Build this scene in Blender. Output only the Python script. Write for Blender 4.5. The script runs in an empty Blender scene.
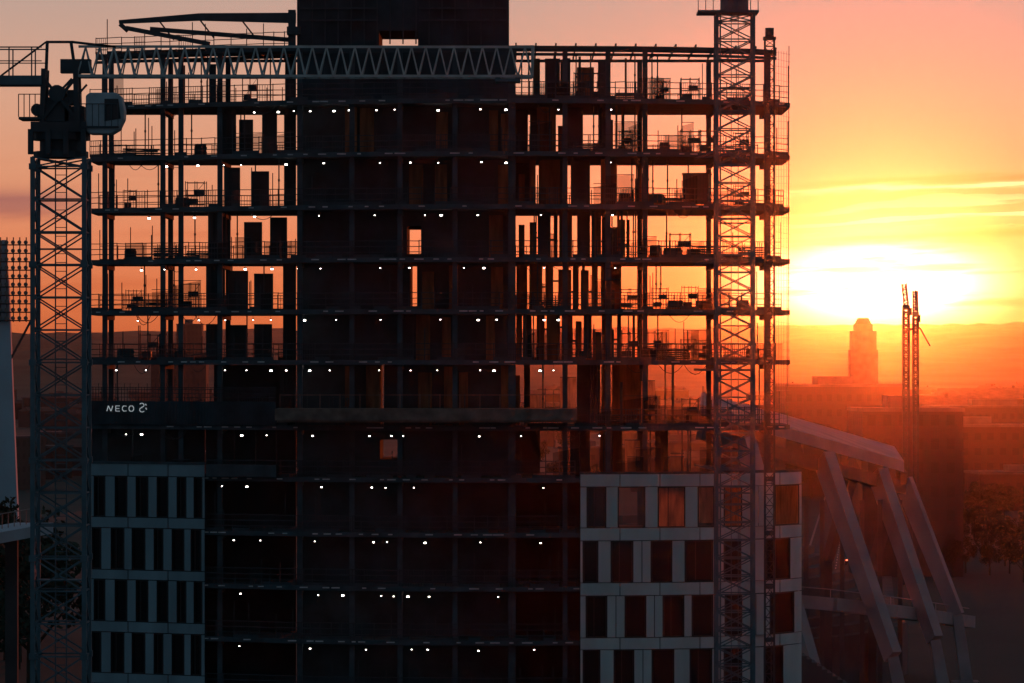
import bpy, math, random
from mathutils import Vector, Matrix
import mathutils
random.seed(7)
scene=bpy.context.scene
COL=scene.collection
HZ=30.0; D=300.0; F=4500.0
def P(px,py,y=0.0):
    s=(D+y)/F
    return Vector(((px-512)*s,y,HZ+(360-py)*s))
def Zp(py): return HZ+(360-py)/15.0

# ------------------------------------------------ materials
def mat(name,col,rough=0.8,metal=0.0,var=0.25,scale=1.5,bump=0.0,stretch=(1,1,1)):
    m=bpy.data.materials.new(name); m.use_nodes=True
    nt=m.node_tree; b=nt.nodes['Principled BSDF']
    b.inputs['Roughness'].default_value=rough; b.inputs['Metallic'].default_value=metal
    tc=nt.nodes.new('ShaderNodeTexCoord'); mp=nt.nodes.new('ShaderNodeMapping'); mp.inputs['Scale'].default_value=stretch
    n=nt.nodes.new('ShaderNodeTexNoise'); n.inputs['Scale'].default_value=scale; n.inputs['Detail'].default_value=6
    r=nt.nodes.new('ShaderNodeValToRGB')
    r.color_ramp.elements[0].position=0.3; r.color_ramp.elements[1].position=0.7
    r.color_ramp.elements[0].color=tuple(c*(1-var) for c in col)+(1,)
    r.color_ramp.elements[1].color=tuple(min(1,c*(1+var)) for c in col)+(1,)
    L=nt.links
    L.new(tc.outputs['Object'],mp.inputs['Vector']); L.new(mp.outputs['Vector'],n.inputs['Vector'])
    L.new(n.outputs['Fac'],r.inputs['Fac']); L.new(r.outputs['Color'],b.inputs['Base Color'])
    if bump:
        bp=nt.nodes.new('ShaderNodeBump'); bp.inputs['Strength'].default_value=bump
        L.new(n.outputs['Fac'],bp.inputs['Height']); L.new(bp.outputs['Normal'],b.inputs['Normal'])
    return m
def emis(name,col,st):
    m=bpy.data.materials.new(name); m.use_nodes=True
    b=m.node_tree.nodes['Principled BSDF']
    b.inputs['Base Color'].default_value=(0.8,0.8,0.8,1)
    b.inputs['Emission Color'].default_value=col+(1,); b.inputs['Emission Strength'].default_value=st
    return m
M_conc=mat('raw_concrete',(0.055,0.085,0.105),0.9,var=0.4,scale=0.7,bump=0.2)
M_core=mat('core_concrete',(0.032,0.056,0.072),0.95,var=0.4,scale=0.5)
M_deck=mat('platform_concrete',(0.2,0.14,0.12),0.9,var=0.4,scale=1.2)
M_ply=mat('plywood',(0.17,0.08,0.04),0.8,var=0.5,scale=1.0,stretch=(3,3,0.4))
M_steel=mat('dark_steel',(0.035,0.055,0.07),0.6,0.2)
M_galv=mat('galvanised_steel',(0.22,0.21,0.2),0.6,0.2)
M_jib=mat('crane_grey_paint',(0.48,0.47,0.46),0.6,0.1)
M_mast=mat('crane_mast_paint',(0.085,0.15,0.185),0.6,0.1)
M_cab=mat('cab_white_paint',(0.4,0.45,0.5),0.5)
M_tag=mat('pale_tag',(0.6,0.6,0.6),0.7)
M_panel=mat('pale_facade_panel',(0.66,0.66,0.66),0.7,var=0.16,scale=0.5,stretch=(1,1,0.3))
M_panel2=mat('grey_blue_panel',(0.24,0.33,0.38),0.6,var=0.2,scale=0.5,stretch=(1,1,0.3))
M_frame=mat('window_frame_black',(0.02,0.02,0.022),0.5)
M_white=mat('white_concrete',(0.38,0.33,0.34),0.8,var=0.2,scale=0.3)
M_pyl=mat('pale_blue_pylon_paint',(0.5,0.58,0.66),0.7,var=0.1,scale=0.2)
M_stand=mat('stand_concrete',(0.10,0.095,0.10),0.9,var=0.3,scale=0.3)
M_leaf=mat('foliage',(0.04,0.05,0.03),0.9,var=0.5,scale=0.6)
M_bark=mat('bark',(0.06,0.05,0.035),0.95)
M_roof=mat('roof_tiles',(0.10,0.06,0.05),0.9,var=0.3,scale=0.4)
M_asph=mat('asphalt',(0.05,0.05,0.05),0.9,var=0.2,scale=0.5)
M_kerb=mat('kerb_stone',(0.3,0.3,0.29),0.9)
M_paint=mat('road_paint',(0.75,0.75,0.72),0.8)
M_ground=mat('ground_mixed',(0.045,0.05,0.04),0.95,var=0.5,scale=0.01)
M_hill=mat('hill_forest',(0.04,0.05,0.03),0.95,var=0.5,scale=0.01)
M_rubber=mat('rubber',(0.02,0.02,0.02),0.8)
M_lamp=emis('lamp_light',(1,0.95,0.86),17)
M_letter=emis('lit_letters',(0.85,0.95,1.0),0.25)
M_tail=emis('red_light',(1,0.12,0.05),10)
M_warm=emis('warm_light',(1,0.6,0.3),6)
def glass(name,transp):
    m=bpy.data.materials.new(name); m.use_nodes=True; nt=m.node_tree
    nt.nodes.clear(); o=nt.nodes.new('ShaderNodeOutputMaterial')
    g=nt.nodes.new('ShaderNodeBsdfGlossy'); g.inputs['Roughness'].default_value=0.08; g.inputs['Color'].default_value=(0.5,0.55,0.6,1)
    t=nt.nodes.new('ShaderNodeBsdfTransparent'); t.inputs['Color'].default_value=(0.85,0.8,0.75,1)
    d=nt.nodes.new('ShaderNodeBsdfDiffuse'); d.inputs['Color'].default_value=(0.01,0.013,0.016,1)
    mx=nt.nodes.new('ShaderNodeMixShader'); mx.inputs[0].default_value=0.06
    nt.links.new((t if transp else d).outputs[0],mx.inputs[1]); nt.links.new(g.outputs[0],mx.inputs[2])
    nt.links.new(mx.outputs[0],o.inputs[0]); return m
M_glassT=glass('clear_glass',True); M_glassD=glass('dark_glass',False)
def sheet(name,tcol,mixf,dark=False):
    m=bpy.data.materials.new(name); m.use_nodes=True; nt=m.node_tree
    nt.nodes.clear(); o=nt.nodes.new('ShaderNodeOutputMaterial')
    t=nt.nodes.new('ShaderNodeBsdfTransparent')
    d=nt.nodes.new('ShaderNodeBsdfDiffuse' if dark else 'ShaderNodeBsdfTranslucent')
    tc=nt.nodes.new('ShaderNodeTexCoord'); n=nt.nodes.new('ShaderNodeTexNoise'); n.inputs['Scale'].default_value=1.3; n.inputs['Detail'].default_value=5
    mp=nt.nodes.new('ShaderNodeMapping'); mp.inputs['Scale'].default_value=(2.5,2.5,.5)
    nt.links.new(tc.outputs['Object'],mp.inputs[0]); nt.links.new(mp.outputs[0],n.inputs['Vector'])
    r=nt.nodes.new('ShaderNodeValToRGB'); r.color_ramp.elements[0].position=.3; r.color_ramp.elements[1].position=.7
    r.color_ramp.elements[0].color=tuple(c*.35 for c in tcol)+(1,); r.color_ramp.elements[1].color=tcol+(1,)
    nt.links.new(n.outputs['Fac'],r.inputs[0]); nt.links.new(r.outputs[0],d.inputs['Color'])
    mx=nt.nodes.new('ShaderNodeMixShader'); mx.inputs[0].default_value=mixf
    nt.links.new(t.outputs[0],mx.inputs[1]); nt.links.new(d.outputs[0],mx.inputs[2]); nt.links.new(mx.outputs[0],o.inputs[0]); return m
M_sheet=sheet('plastic_sheeting',(.9,.6,.35),.6); M_blind=sheet('fabric_blind',(.95,.72,.5),.95); M_net=sheet('debris_netting',(.04,.045,.05),.5,True)
def citymat(name,wall,win,sx,sz):
    m=bpy.data.materials.new(name); m.use_nodes=True; nt=m.node_tree; b=nt.nodes['Principled BSDF']
    tc=nt.nodes.new('ShaderNodeTexCoord'); sp=nt.nodes.new('ShaderNodeSeparateXYZ'); nt.links.new(tc.outputs['Object'],sp.inputs[0])
    def mt(op,a,bv=None):
        n=nt.nodes.new('ShaderNodeMath'); n.operation=op
        for i,v in enumerate((a,bv)):
            if v is None: continue
            if isinstance(v,(int,float)): n.inputs[i].default_value=v
            else: nt.links.new(v,n.inputs[i])
        return n.outputs[0]
    hx=mt('ADD',sp.outputs[0],sp.outputs[1])
    fx=mt('FRACT',mt('DIVIDE',hx,sx)); fz=mt('FRACT',mt('DIVIDE',sp.outputs[2],sz))
    w=mt('MULTIPLY',mt('GREATER_THAN',fx,0.5),mt('MULTIPLY',mt('GREATER_THAN',fz,0.35),mt('LESS_THAN',fz,0.8)))
    mx=nt.nodes.new('ShaderNodeMix'); mx.data_type='RGBA'
    nt.links.new(w,mx.inputs[0]); mx.inputs[6].default_value=wall+(1,); mx.inputs[7].default_value=win+(1,)
    nt.links.new(mx.outputs[2],b.inputs['Base Color']); b.inputs['Roughness'].default_value=0.9
    return m
CITY=[citymat('brick_house_wall',(0.06,0.04,0.035),(.045,.032,.03),2.6,3.1),citymat('plaster_wall',(0.09,0.075,0.065),(.065,.055,.05),3.0,3.0),citymat('grey_office_wall',(0.06,0.055,0.055),(.048,.045,.045),2.2,3.3)]

# ------------------------------------------------ mesh builder
class MB:
    def __init__(s): s.v=[];s.f=[];s.m=[]
    def hexa(s,c,mi=0):
        o=len(s.v); s.v+= [tuple(p) for p in c]
        for q in ((0,3,2,1),(4,5,6,7),(0,1,5,4),(1,2,6,5),(2,3,7,6),(3,0,4,7)):
            s.f.append(tuple(o+i for i in q)); s.m.append(mi)
    def box(s,x0,x1,y0,y1,z0,z1,mi=0):
        s.hexa([(x0,y0,z0),(x1,y0,z0),(x1,y1,z0),(x0,y1,z0),(x0,y0,z1),(x1,y0,z1),(x1,y1,z1),(x0,y1,z1)],mi)
    def beam(s,p,q,w,h=None,mi=0,w2=None,h2=None):
        p=Vector(p);q=Vector(q);h=h or w
        w2=w2 or w; h2=h2 or h
        d=(q-p).normalized(); up=Vector((0,0,1)) if abs(d.z)<0.95 else Vector((0,1,0))
        a=d.cross(up).normalized(); b=a.cross(d).normalized()
        c=[]
        for pt,ww,hh in ((p,w,h),(q,w2,h2)):
            for sx,sy in((-1,-1),(1,-1),(1,1),(-1,1)): c.append(pt+a*sx*ww/2+b*sy*hh/2)
        s.hexa(c,mi)
    def prism(s,pts,z0,z1,mi=0):
        n=len(pts);o=len(s.v)
        s.v+=[(x,y,z0) for x,y in pts]+[(x,y,z1) for x,y in pts]
        s.f.append(tuple(o+i for i in reversed(range(n)))); s.m.append(mi)
        s.f.append(tuple(o+n+i for i in range(n))); s.m.append(mi)
        for i in range(n):
            j=(i+1)%n; s.f.append((o+i,o+j,o+n+j,o+n+i)); s.m.append(mi)
    def cyl(s,p,q,r,r2=None,n=10,mi=0):
        p=Vector(p);q=Vector(q); r2=r if r2 is None else r2
        d=(q-p).normalized(); up=Vector((0,0,1)) if abs(d.z)<0.95 else Vector((0,1,0))
        a=d.cross(up).normalized(); b=a.cross(d).normalized(); o=len(s.v)
        for pt,rr in((p,r),(q,r2)):
            for i in range(n):
                t=2*math.pi*i/n; s.v.append(tuple(pt+a*rr*math.cos(t)+b*rr*math.sin(t)))
        for i in range(n):
            j=(i+1)%n; s.f.append((o+i,o+j,o+n+j,o+n+i)); s.m.append(mi)
        s.f.append(tuple(o+i for i in reversed(range(n)))); s.m.append(mi)
        s.f.append(tuple(o+n+i for i in range(n))); s.m.append(mi)
    def mesh(s,name,mats):
        me=bpy.data.meshes.new(name); me.from_pydata(s.v,[],s.f)
        for m in mats: me.materials.append(m)
        for p,mi in zip(me.polygons,s.m): p.material_index=mi
        me.update(); return me
    def obj(s,name,mats,parent=None,loc=(0,0,0)):
        return new(name,s.mesh(name,mats),parent,loc)
WL={}
def wloc(o): return WL.get(o.name,Vector(o.location))
def new(name,data,parent=None,loc=(0,0,0)):
    o=bpy.data.objects.new(name,data); COL.objects.link(o)
    o.location=loc
    if parent:
        o.parent=parent
        o.matrix_parent_inverse=Matrix.Translation(-wloc(parent))
    return o
def empty(name,loc,label,cat,group=None):
    e=bpy.data.objects.new(name,None); COL.objects.link(e); e.location=loc; WL[e.name]=Vector(loc)
    e.empty_display_size=1; tagit(e,label,cat,group); return e
def tagit(o,label,cat,group=None):
    o['label']=label;o['category']=cat
    if group:o['group']=group
def sub(name,mb,mats,parent):
    o=new(name,mb.mesh(name,mats)); o.parent=parent; return o

# ------------------------------------------------ building under construction
ANC=[(40,12),(88,9),(205,5),(300,2.2),(400,.5),(512,0),(640,.7),(720,2.0),(770,3.8),(790,6.0),(806,8)]
def yf(px):
    for (a,ya),(b,yb) in zip(ANC,ANC[1:]):
        if px<=b:
            t=(px-a)/(b-a); return ya+(yb-ya)*t
    return ANC[-1][1]
def XY(px,off=0.0):
    y=yf(px)+off
    return ((px-512)*(D+y)/F, y)
YB=15.0
B=empty('construction_building',(0,8,0),"tall concrete frame building under construction with open floors",'building')
def plan(pa,pb,off=0.0,yb=YB):
    pts=[];p=pa
    while p<pb: pts.append(XY(p,off)); p+=22
    pts.append(XY(pb,off))
    x1=pts[-1][0]; x0=pts[0][0]
    return pts+[(x1,yb),(x0,yb)]
LEV=[98,151,204,257,309,360,426,478,533,587,641,695,749]
TOPLEV=47
def rail(parent,pa,pb,z,seed,tags=True,dens=1,back=False):
    r=random.Random(seed); mb=MB()
    p=pa; prev=None
    while p<=pb:
        x,y=XY(p,0.1)
        if back: y=YB-.15
        pt=Vector((x,y,z))
        hh=1.15 if r.random()>.26 else r.uniform(1.4,2.6)
        mb.beam(pt,pt+Vector((0,0,hh)),0.06)
        if prev is not None:
            for h in((0.5,1.1) if back else (.35,.72,1.1)):
                mb.beam(prev+Vector((0,0,h)),pt+Vector((0,0,h+r.uniform(-.03,.03))),0.05)
            if r.random()<.5: mb.beam(prev+Vector((0,0,0.1)),pt+Vector((0,0,0.1)),0.03,0.2)
            if r.random()<.3:
                for q in range(1,6): mb.beam(prev+(pt-prev)*q/6,prev+(pt-prev)*q/6+Vector((0,0,1.1)),0.03)
                for q in (.25,.75): mb.beam(prev+Vector((0,0,q)),pt+Vector((0,0,q)),.025)
        if tags and r.random()<.5*dens:
            w=r.uniform(.12,.36); mb.box(x-w,x+w,y-.16,y-.12,z-.17,z-.09,1)
        prev=pt; p+=13+r.uniform(-5,5)
    return sub('guard_rail',mb,[M_steel,M_tag],parent)
for i,py in enumerate(LEV):
    z=Zp(py); pr=790 if py<430 else 801
    pl=90
    mb=MB(); mb.prism(plan(pl,pr),z-0.32,z)
    s=new('floor_slab',mb.mesh('floor_slab',[M_conc]),B)
    if py<430:
        rail(s,pl,pr,z,i); rail(s,92,292,z,i+40,False,back=True); rail(s,516,770,z,i+60,False,back=True)
    else: rail(s,206,578,z,i)
    mb=MB()
    for px in (105,163,220,300,400,512,608,645,716,770):
        x,y=XY(px,.3); mb.box(x-.15,x+.15,y,YB-.3,z-.62,z-.322)
    sub('soffit_beams',mb,[M_conc],s)
    if py<430:
        for k in range(5):
            mb=MB(); pa=random.choice([random.uniform(110,260),random.uniform(518,740)]); pb=pa+random.uniform(14,30); n=6; pr_=None; dp=random.uniform(.4,.7)
            for j in range(n+1):
                t=j/n; x,y=XY(pa+(pb-pa)*t,.5); q=Vector((x,y,z-.36-dp*(1-(2*t-1)**2)))
                if pr_ is not None: mb.beam(pr_,q,.035)
                pr_=q
            sub('hanging_cable',mb,[M_steel],s)
# roof formwork
z=Zp(TOPLEV); mb=MB()
for off in (0.0,3.0,7.0,12.0):
    prev=None
    for px in range(96,791,20):
        if 300<px<510 and off>3: prev=None; continue
        x,y=XY(px,off if off<12 else 0); y=y if off<12 else 14
        pt=Vector((x,y,z))
        if prev is not None: mb.beam(prev,pt,0.12,0.2)
        prev=pt
for px in range(96,791,20):
    if 300<px<510: continue
    x,y=XY(px,-.6); mb.box(x-.05,x+.05,y,14.3,z+.1,z+.24)
s=new('roof_formwork',mb.mesh('roof_formwork',[M_steel]),B); rail(s,96,296,z+.1,77,False)
mb=MB(); mb.prism(plan(120,296,1.5,13),z+.25,z+.36); sub('formwork_deck',mb,[M_ply],s)
# columns
for px in (105,163,181,220,300,352,400,455,512,565,608,645,716,768):
    for row in (0,1):
        if row==1 and px in(181,352,455,565,768): continue
        w=0.34 if px not in(512,) else .5
        x,y=XY(px,.8)
        if row: y=YB-.9
        mb=MB(); mb.box(x-w/2,x+w/2,y-w/2,y+w/2,0,Zp(TOPLEV)-.1)
        new('column',mb.mesh('column',[M_conc]),B)
# core
mb=MB()
def corebox(a,b,pt,pb_,y0=5.2,y1=13.5):
    s_=(D+y0)/F; mb.box((a-512)*s_,(b-512)*s_,y0,y1,Zp(pb_),Zp(pt))
slits={3:[(407,421)],4:[(410,417)],6:[(379,384)],7:[(380,404)]}
bands=list(zip([45]+LEV[:-1],LEV))
for i,(a,b) in enumerate(bands):
    cur=297
    for (sa,sb) in slits.get(i,[]):
        if sa>cur: corebox(cur,sa,a+.02,b-.02)
        if i==7: corebox(sa,sb,a+.02,441); corebox(sa,sb,461,b-.02)
        if i==3: corebox(sa,sb,a+.02,224); corebox(sa,sb,252,b-.02)
        cur=sb
    corebox(cur,512,a+.02,b-.02)
corebox(297,512,749.02,809)
corebox(297,379,-60,44.98); corebox(418,509,-60,44.98); corebox(379,418,-60,25); corebox(379,418,42,44.98)
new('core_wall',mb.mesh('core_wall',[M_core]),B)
mb=MB()
for px in range(299,508,13):
    mb.beam(P(px,44,5.05),P(px,-58,5.05),0.09,0.12)
for py in (8,20,-10):
    mb.beam(P(297,py,4.95),P(378,py,4.95),0.08,0.12); mb.beam(P(419,py,4.95),P(508,py,4.95),0.08,0.12)
new('core_formwork',mb.mesh('core_formwork',[M_steel]),B)
def inner(a,b,pt,pb_,y=11.5,m=M_core):
    mb=MB(); s_=(D+y)/F; mb.box((a-512)*s_,(b-512)*s_,y,y+.3,Zp(pb_),Zp(pt)-.34)
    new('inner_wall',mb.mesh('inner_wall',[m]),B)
for k,(a,b) in enumerate(zip(LEV[7:],LEV[8:]+[809])):
    inner(92,296,a,b-.05)
    if k==0: inner(513,596,a,b-.05)
    else: inner(513,798,a,b-.05)
inner(214,296,360,425.9); inner(206,296,426,477.9); inner(92,205,426,477.9); inner(513,540,426,477.9)
# upstand wall carrying the sign, mesh fence on top
mb=MB()
pp=[90,130,170,214,250,276]
for a,b in zip(pp,pp[1:]):
    xa,ya=XY(a,-.28); xb,yb=XY(b,-.28)
    mb.hexa([(xa,ya,Zp(426)+.01),(xb-.02,yb,Zp(426)+.01),(xb-.02,yb+.16,Zp(426)+.01),(xa,ya+.16,Zp(426)+.01),(xa,ya,Zp(402)),(xb-.02,yb,Zp(402)),(xb-.02,yb+.16,Zp(402)),(xa,ya+.16,Zp(402))])
    for q in range(14):
        t=q/14; x=xa+(xb-xa)*t;y=ya+(yb-ya)*t+.08; mb.beam((x,y,Zp(402)),(x,y,Zp(388 if q%3 else 384)),.035)
        mb.beam((x,y-.1,Zp(426)),(x,y-.1,Zp(402)),.03)
    for pz in (398,394,390,388): mb.beam((xa,ya+.08,Zp(pz)),(xb,yb+.08,Zp(pz)),.04)
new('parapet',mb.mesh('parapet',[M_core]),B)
# wall panels / timber infill
PAN={0:[(180,185),(209,216),(285,296),(533,540),(545,560),(577,594),(598,606)],
1:[(217,236),(239,253),(262,277),(284,296),(515,528),(537,556),(566,583),(606,611)],
2:[(218,222),(224,240),(251,269),(284,296),(515,530),(541,560),(573,590),(601,617)],
3:[(208,226),(244,262),(270,287)],
4:[(206,225),(229,248),(254,273),(283,296)],
5:[(206,222),(230,247),(254,272),(283,296)],
6:[(280,296),(515,520),(577,600),(612,640),(524,530)],
7:[(570,590),(600,622),(655,668)],
}
def panel(pa,pb_,y,zb,zt,m,name='wall_panel',th=.22,ribs=True):
    s_=(D+y)/F; mb=MB(); mb.box((pa-512)*s_,(pb_-512)*s_,y,y+th,zb,zt)
    w=(pb_-pa)*s_
    if w>.8 and ribs:
        for t in(.25,.5,.75):
            x=(pa-512)*s_+w*t; mb.box(x-.04,x+.04,y-.12,y-.002,zb+.05,zt-.05)
    new(name,mb.mesh(name,[m]),B)
for i,L in PAN.items():
    a,b=bands[i]
    for n,(pa,pb_) in enumerate(L):
        left=pa<300
        y=7.5 if left else random.choice([4.0,5.5,7.0,9.0])+1.5
        ztop=Zp(a)-.33; zb=Zp(b); h=ztop-zb
        if left and n>=1 and pb_<294: ztop=zb+h*random.choice([.78,.8,.86,.9])
        elif random.random()<.15: ztop=zb+h*random.uniform(.8,.92)
        panel(pa,pb_,y,zb,ztop,M_ply if (n%2 and pa>400) else M_core)
# dense irregular slats right of the core on the middle floors
for i in (3,4,5,2,1):
    a,b=bands[i]; px=516+random.uniform(0,3); end=622 if i>2 else 585
    while px<end:
        w=random.choice([4,6,8,11,13]) ; gap=random.choice([1.5,2,2,3,5] if i>2 else [3,5,8])
        zb=Zp(b); zt=Zp(a)-.33
        if random.random()<.2: zt=zb+(zt-zb)*random.uniform(.6,.9)
        panel(px,px+w,random.uniform(6,9),zb,zt,random.choice([M_ply,M_ply,M_core]),th=.1,ribs=False)
        if random.random()<.35:
            q=zb+(zt-zb)*random.uniform(.3,.8); panel(px+w,px+w+gap,6.5,q,q+.12,M_core,th=.08,ribs=False)
        px+=w+gap
for i in range(0,7):
    a,b=bands[i]
    for k in range(5):
        px=random.uniform(560,640)
        zb=Zp(b); zt=Zp(a)-.33
        if random.random()<.5: zt=zb+(zt-zb)*random.uniform(.4,.95)
        panel(px,px+random.choice([2,2.5,3]),random.uniform(3,10),zb,zt,random.choice([M_ply,M_core,M_steel]),th=.12,ribs=False)
# backlit plastic sheeting
for i,L in {3:[(547,555),(613,620)],4:[(537,545),(590,597)],5:[(557,566),(602,610)],6:[(530,545),(560,576),(641,655)],7:[(625,640),(670,684)]}.items():
    a,b=bands[i]
    for pa,pb_ in L:
        y=random.uniform(10,12); s_=(D+y)/F; zb=Zp(b); zt=Zp(a)-.33; zt=zb+(zt-zb)*random.uniform(.4,.8)
        mb=MB(); mb.box((pa-512)*s_,(pb_-512)*s_,y,y+.01,zb,zt); mb.beam(((pa-512)*s_,y,zt),((pb_-512)*s_,y,zt),.05)
        mb.f=[mb.f[2]]+mb.f[6:]; mb.m=[0]+[1]*6
        new('plastic_sheet',mb.mesh('plastic_sheet',[M_sheet,M_steel]),B)
# debris nets on the slab edge
for i in range(0,8):
    a,b=bands[i]
    for k in range(8):
        pa=random.choice([random.uniform(108,280),random.uniform(520,700),random.uniform(620,770)]); w=random.uniform(10,34); pb_=min(pa+w,786)
        xa,ya=XY(pa,.25+k*.02); xb,yb=XY(pb_,.25+k*.02); h=random.choice([1.1,1.1,1.4,2.0]); zb=Zp(b)
        mb=MB(); mb.v=[(xa,ya,zb),(xb,yb,zb),(xb,yb,zb+h),(xa,ya,zb+h*random.uniform(.8,1))]; mb.f=[(0,1,2,3)]; mb.m=[0]
        mb.beam((xa,ya,zb+h),(xb,yb,zb+h),.04,mi=1)
        new('debris_net',mb.mesh('debris_net',[M_net,M_steel]),B)
# brown shuttering panels across the core front
for i in range(1,7):
    a,b=bands[i]
    px=422 if i in(3,4) else 345
    while px<505:
        w=random.choice([9,12,14])
        if random.random()<(.6 if px>400 else .3):
            zb=Zp(b); zt=Zp(a)-.33-random.uniform(0,.6); panel(px,px+w,4.6,zb,zt,M_ply,th=.12,ribs=False)
        px+=w+random.choice([3,5,12])
# props
for i in range(0,8):
    a,b=bands[i]
    for k in range(12):
        px=random.choice([random.uniform(110,296),random.uniform(516,700),random.uniform(516,780)])
        x,y=XY(px,random.uniform(1.2,6))
        mb=MB(); mb.cyl((x,y,Zp(b)),(x,y,Zp(a)-.33),.045,n=6); mb.box(x-.12,x+.12,y-.12,y+.12,Zp(b),Zp(b)+.02); mb.box(x-.1,x+.1,y-.1,y+.1,Zp(a)-.36,Zp(a)-.325)
        mb.cyl((x,y,Zp(b)+1.7),(x,y,Zp(b)+1.85),.07,n=6)
        new('steel_prop',mb.mesh('steel_prop',[M_steel]),B)
# loading platform
mb=MB()
x0=P(275,0,-2).x; x1=P(577,0,-2).x
mb.box(x0,x1,-2.2,2.6,Zp(420),Zp(408.5)); mb.box(x0+.1,x1-.1,-2.0,2.4,Zp(422),Zp(420)-.002)
for px in range(280,577,20):
    mb.beam(P(px,408,-2.1),P(px,394,-2.1),.05)
mb.beam(P(280,395,-2.1),P(560,395,-2.1),.045)
new('loading_platform',mb.mesh('loading_platform',[M_deck]),B)
# end safety net
mb=MB()
for py in range(48,425,7):
    mb.beam((XY(776,-.4)[0],XY(776,-.4)[1],Zp(py)),(XY(790,.2)[0],XY(790,.2)[1]-.3,Zp(py+random.uniform(-2,2))),.018)
for k in range(6):
    px=776+k*2.6; x,y=XY(px,-.35); mb.beam((x,y,Zp(46)),(x,y,Zp(424)),.018)
x,y=XY(789,-.2); mb.beam((x,y,Zp(40)),(x-.1,y,Zp(426)),.05)
new('safety_net',mb.mesh('safety_net',[M_steel]),B)
mb=MB(); x,y=XY(206,-.9); x2,y2=XY(276,-.9); mb.hexa([(x,y,Zp(478)),(x2,y2,Zp(478)),(x2,y2+1,Zp(478)),(x,y+1,Zp(478)),(x,y,Zp(466)),(x2,y2,Zp(466)),(x2,y2+1,Zp(466)),(x,y+1,Zp(466))])
new('parapet',mb.mesh('parapet',[M_conc]),B)

# ---- finished facades
def quadbox(mb,pa,pb_,ptop,pbot,off,th,mi=0,g=0.03):
    xa,ya=XY(pa,off); xb,yb=XY(pb_,off)
    z0=Zp(pbot)+g; z1=Zp(ptop)-g; xa+=g; xb-=g
    mb.hexa([(xa,ya,z0),(xb,yb,z0),(xb,yb+th,z0),(xa,ya+th,z0),(xa,ya,z1),(xb,yb,z1),(xb,yb+th,z1),(xa,ya+th,z1)],mi)
def facade(pa,pb_,rows,wins,mat_,clear):
    mb=MB()
    top=rows[0][0]-13
    for r in range(len(rows)):
        t=top if r==0 else rows[r-1][1]; b=rows[r][0]
        p=pa
        while p<pb_-1:
            q=min(pb_,p+40); quadbox(mb,p,q,t,b,-.35,.22); p=q
    for r,(a,b) in enumerate(rows):
        p=pa
        for (wa,wb) in wins[r]:
            if wa>p+1:
                if wa-p>16:
                    m_=(p+wa)/2; quadbox(mb,p,m_,a,b,-.35,.22); quadbox(mb,m_,wa,a,b,-.35,.22)
                else: quadbox(mb,p,wa,a,b,-.35,.22)
            p=wb
        if p<pb_-1: quadbox(mb,p,pb_,a,b,-.35,.22)
    quadbox(mb,pa,(pa+pb_)/2,top-2,top,-.45,.5,1,0.0); quadbox(mb,(pa+pb_)/2,pb_,top-2,top,-.45,.5,1,0.0)
    f=new('facade_wall',mb.mesh('facade_wall',[mat_,M_conc]),B)
    for r,(a,b) in enumerate(rows):
        for k,(wa,wb) in enumerate(wins[r]):
            w=MB(); cl=clear.get((r,k),-1)
            quadbox(w,wa,wb,a,b,-.18,.03,1,.10)
            quadbox(w,wa,wa+1.2,a,b,-.24,.16,0,.0); quadbox(w,wb-1.2,wb,a,b,-.24,.16,0,.0)
            quadbox(w,wa+1.2,wb-1.2,a,a+1.3,-.24,.16,0,0); quadbox(w,wa+1.2,wb-1.2,b-1.3,b,-.24,.16,0,0)
            if (k+r)%2==0: quadbox(w,wa+(wb-wa)*.36,wa+(wb-wa)*.36+.9,a+1.3,b-1.3,-.23,.12,0,0)
            if cl>0:
                xa,ya=XY(wa+1,.02); xb,yb=XY(wb-1,.02); z1=Zp(a+1); z0=Zp(a+(b-a)*cl); o=len(w.v)
                w.v+=[(xa,ya,z0),(xb,yb,z0),(xb,yb,z1),(xa,ya,z1)]; w.f.append((o,o+1,o+2,o+3)); w.m.append(2)
            sub('window',w,[M_frame,M_glassT if cl>=0 else M_glassD,M_blind],f)
rowsR=[(487,528),(541,583),(596,638),(650,691),(704,745),(758,798)]
W0=[(587,606),(618,645),(658,685),(698,714),(724,742),(775,799)]
W1=[(583,598),(611,633),(651,672),(685,713),(724,741),(766,790)]
W2=[(586,607),(625,646),(663,684),(692,713),(725,742),(770,794)]
W3=[(583,600),(614,634),(652,674),(690,712),(724,742),(764,783)]
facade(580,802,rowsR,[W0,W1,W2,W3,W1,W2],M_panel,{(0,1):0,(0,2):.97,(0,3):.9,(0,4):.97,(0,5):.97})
rowsL=[(479,521),(532,575),(585,628),(639,681),(692,735),(745,790)]
WA=[(94,105),(115,127),(136,148),(157,168),(177,186),(194,202)]
WB=[(92,101),(111,124),(132,145),(154,163),(172,184),(191,201)]
facade(88,205,rowsL,[WA,WB,WA,WB,WA,WB],M_panel2,{})

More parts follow.
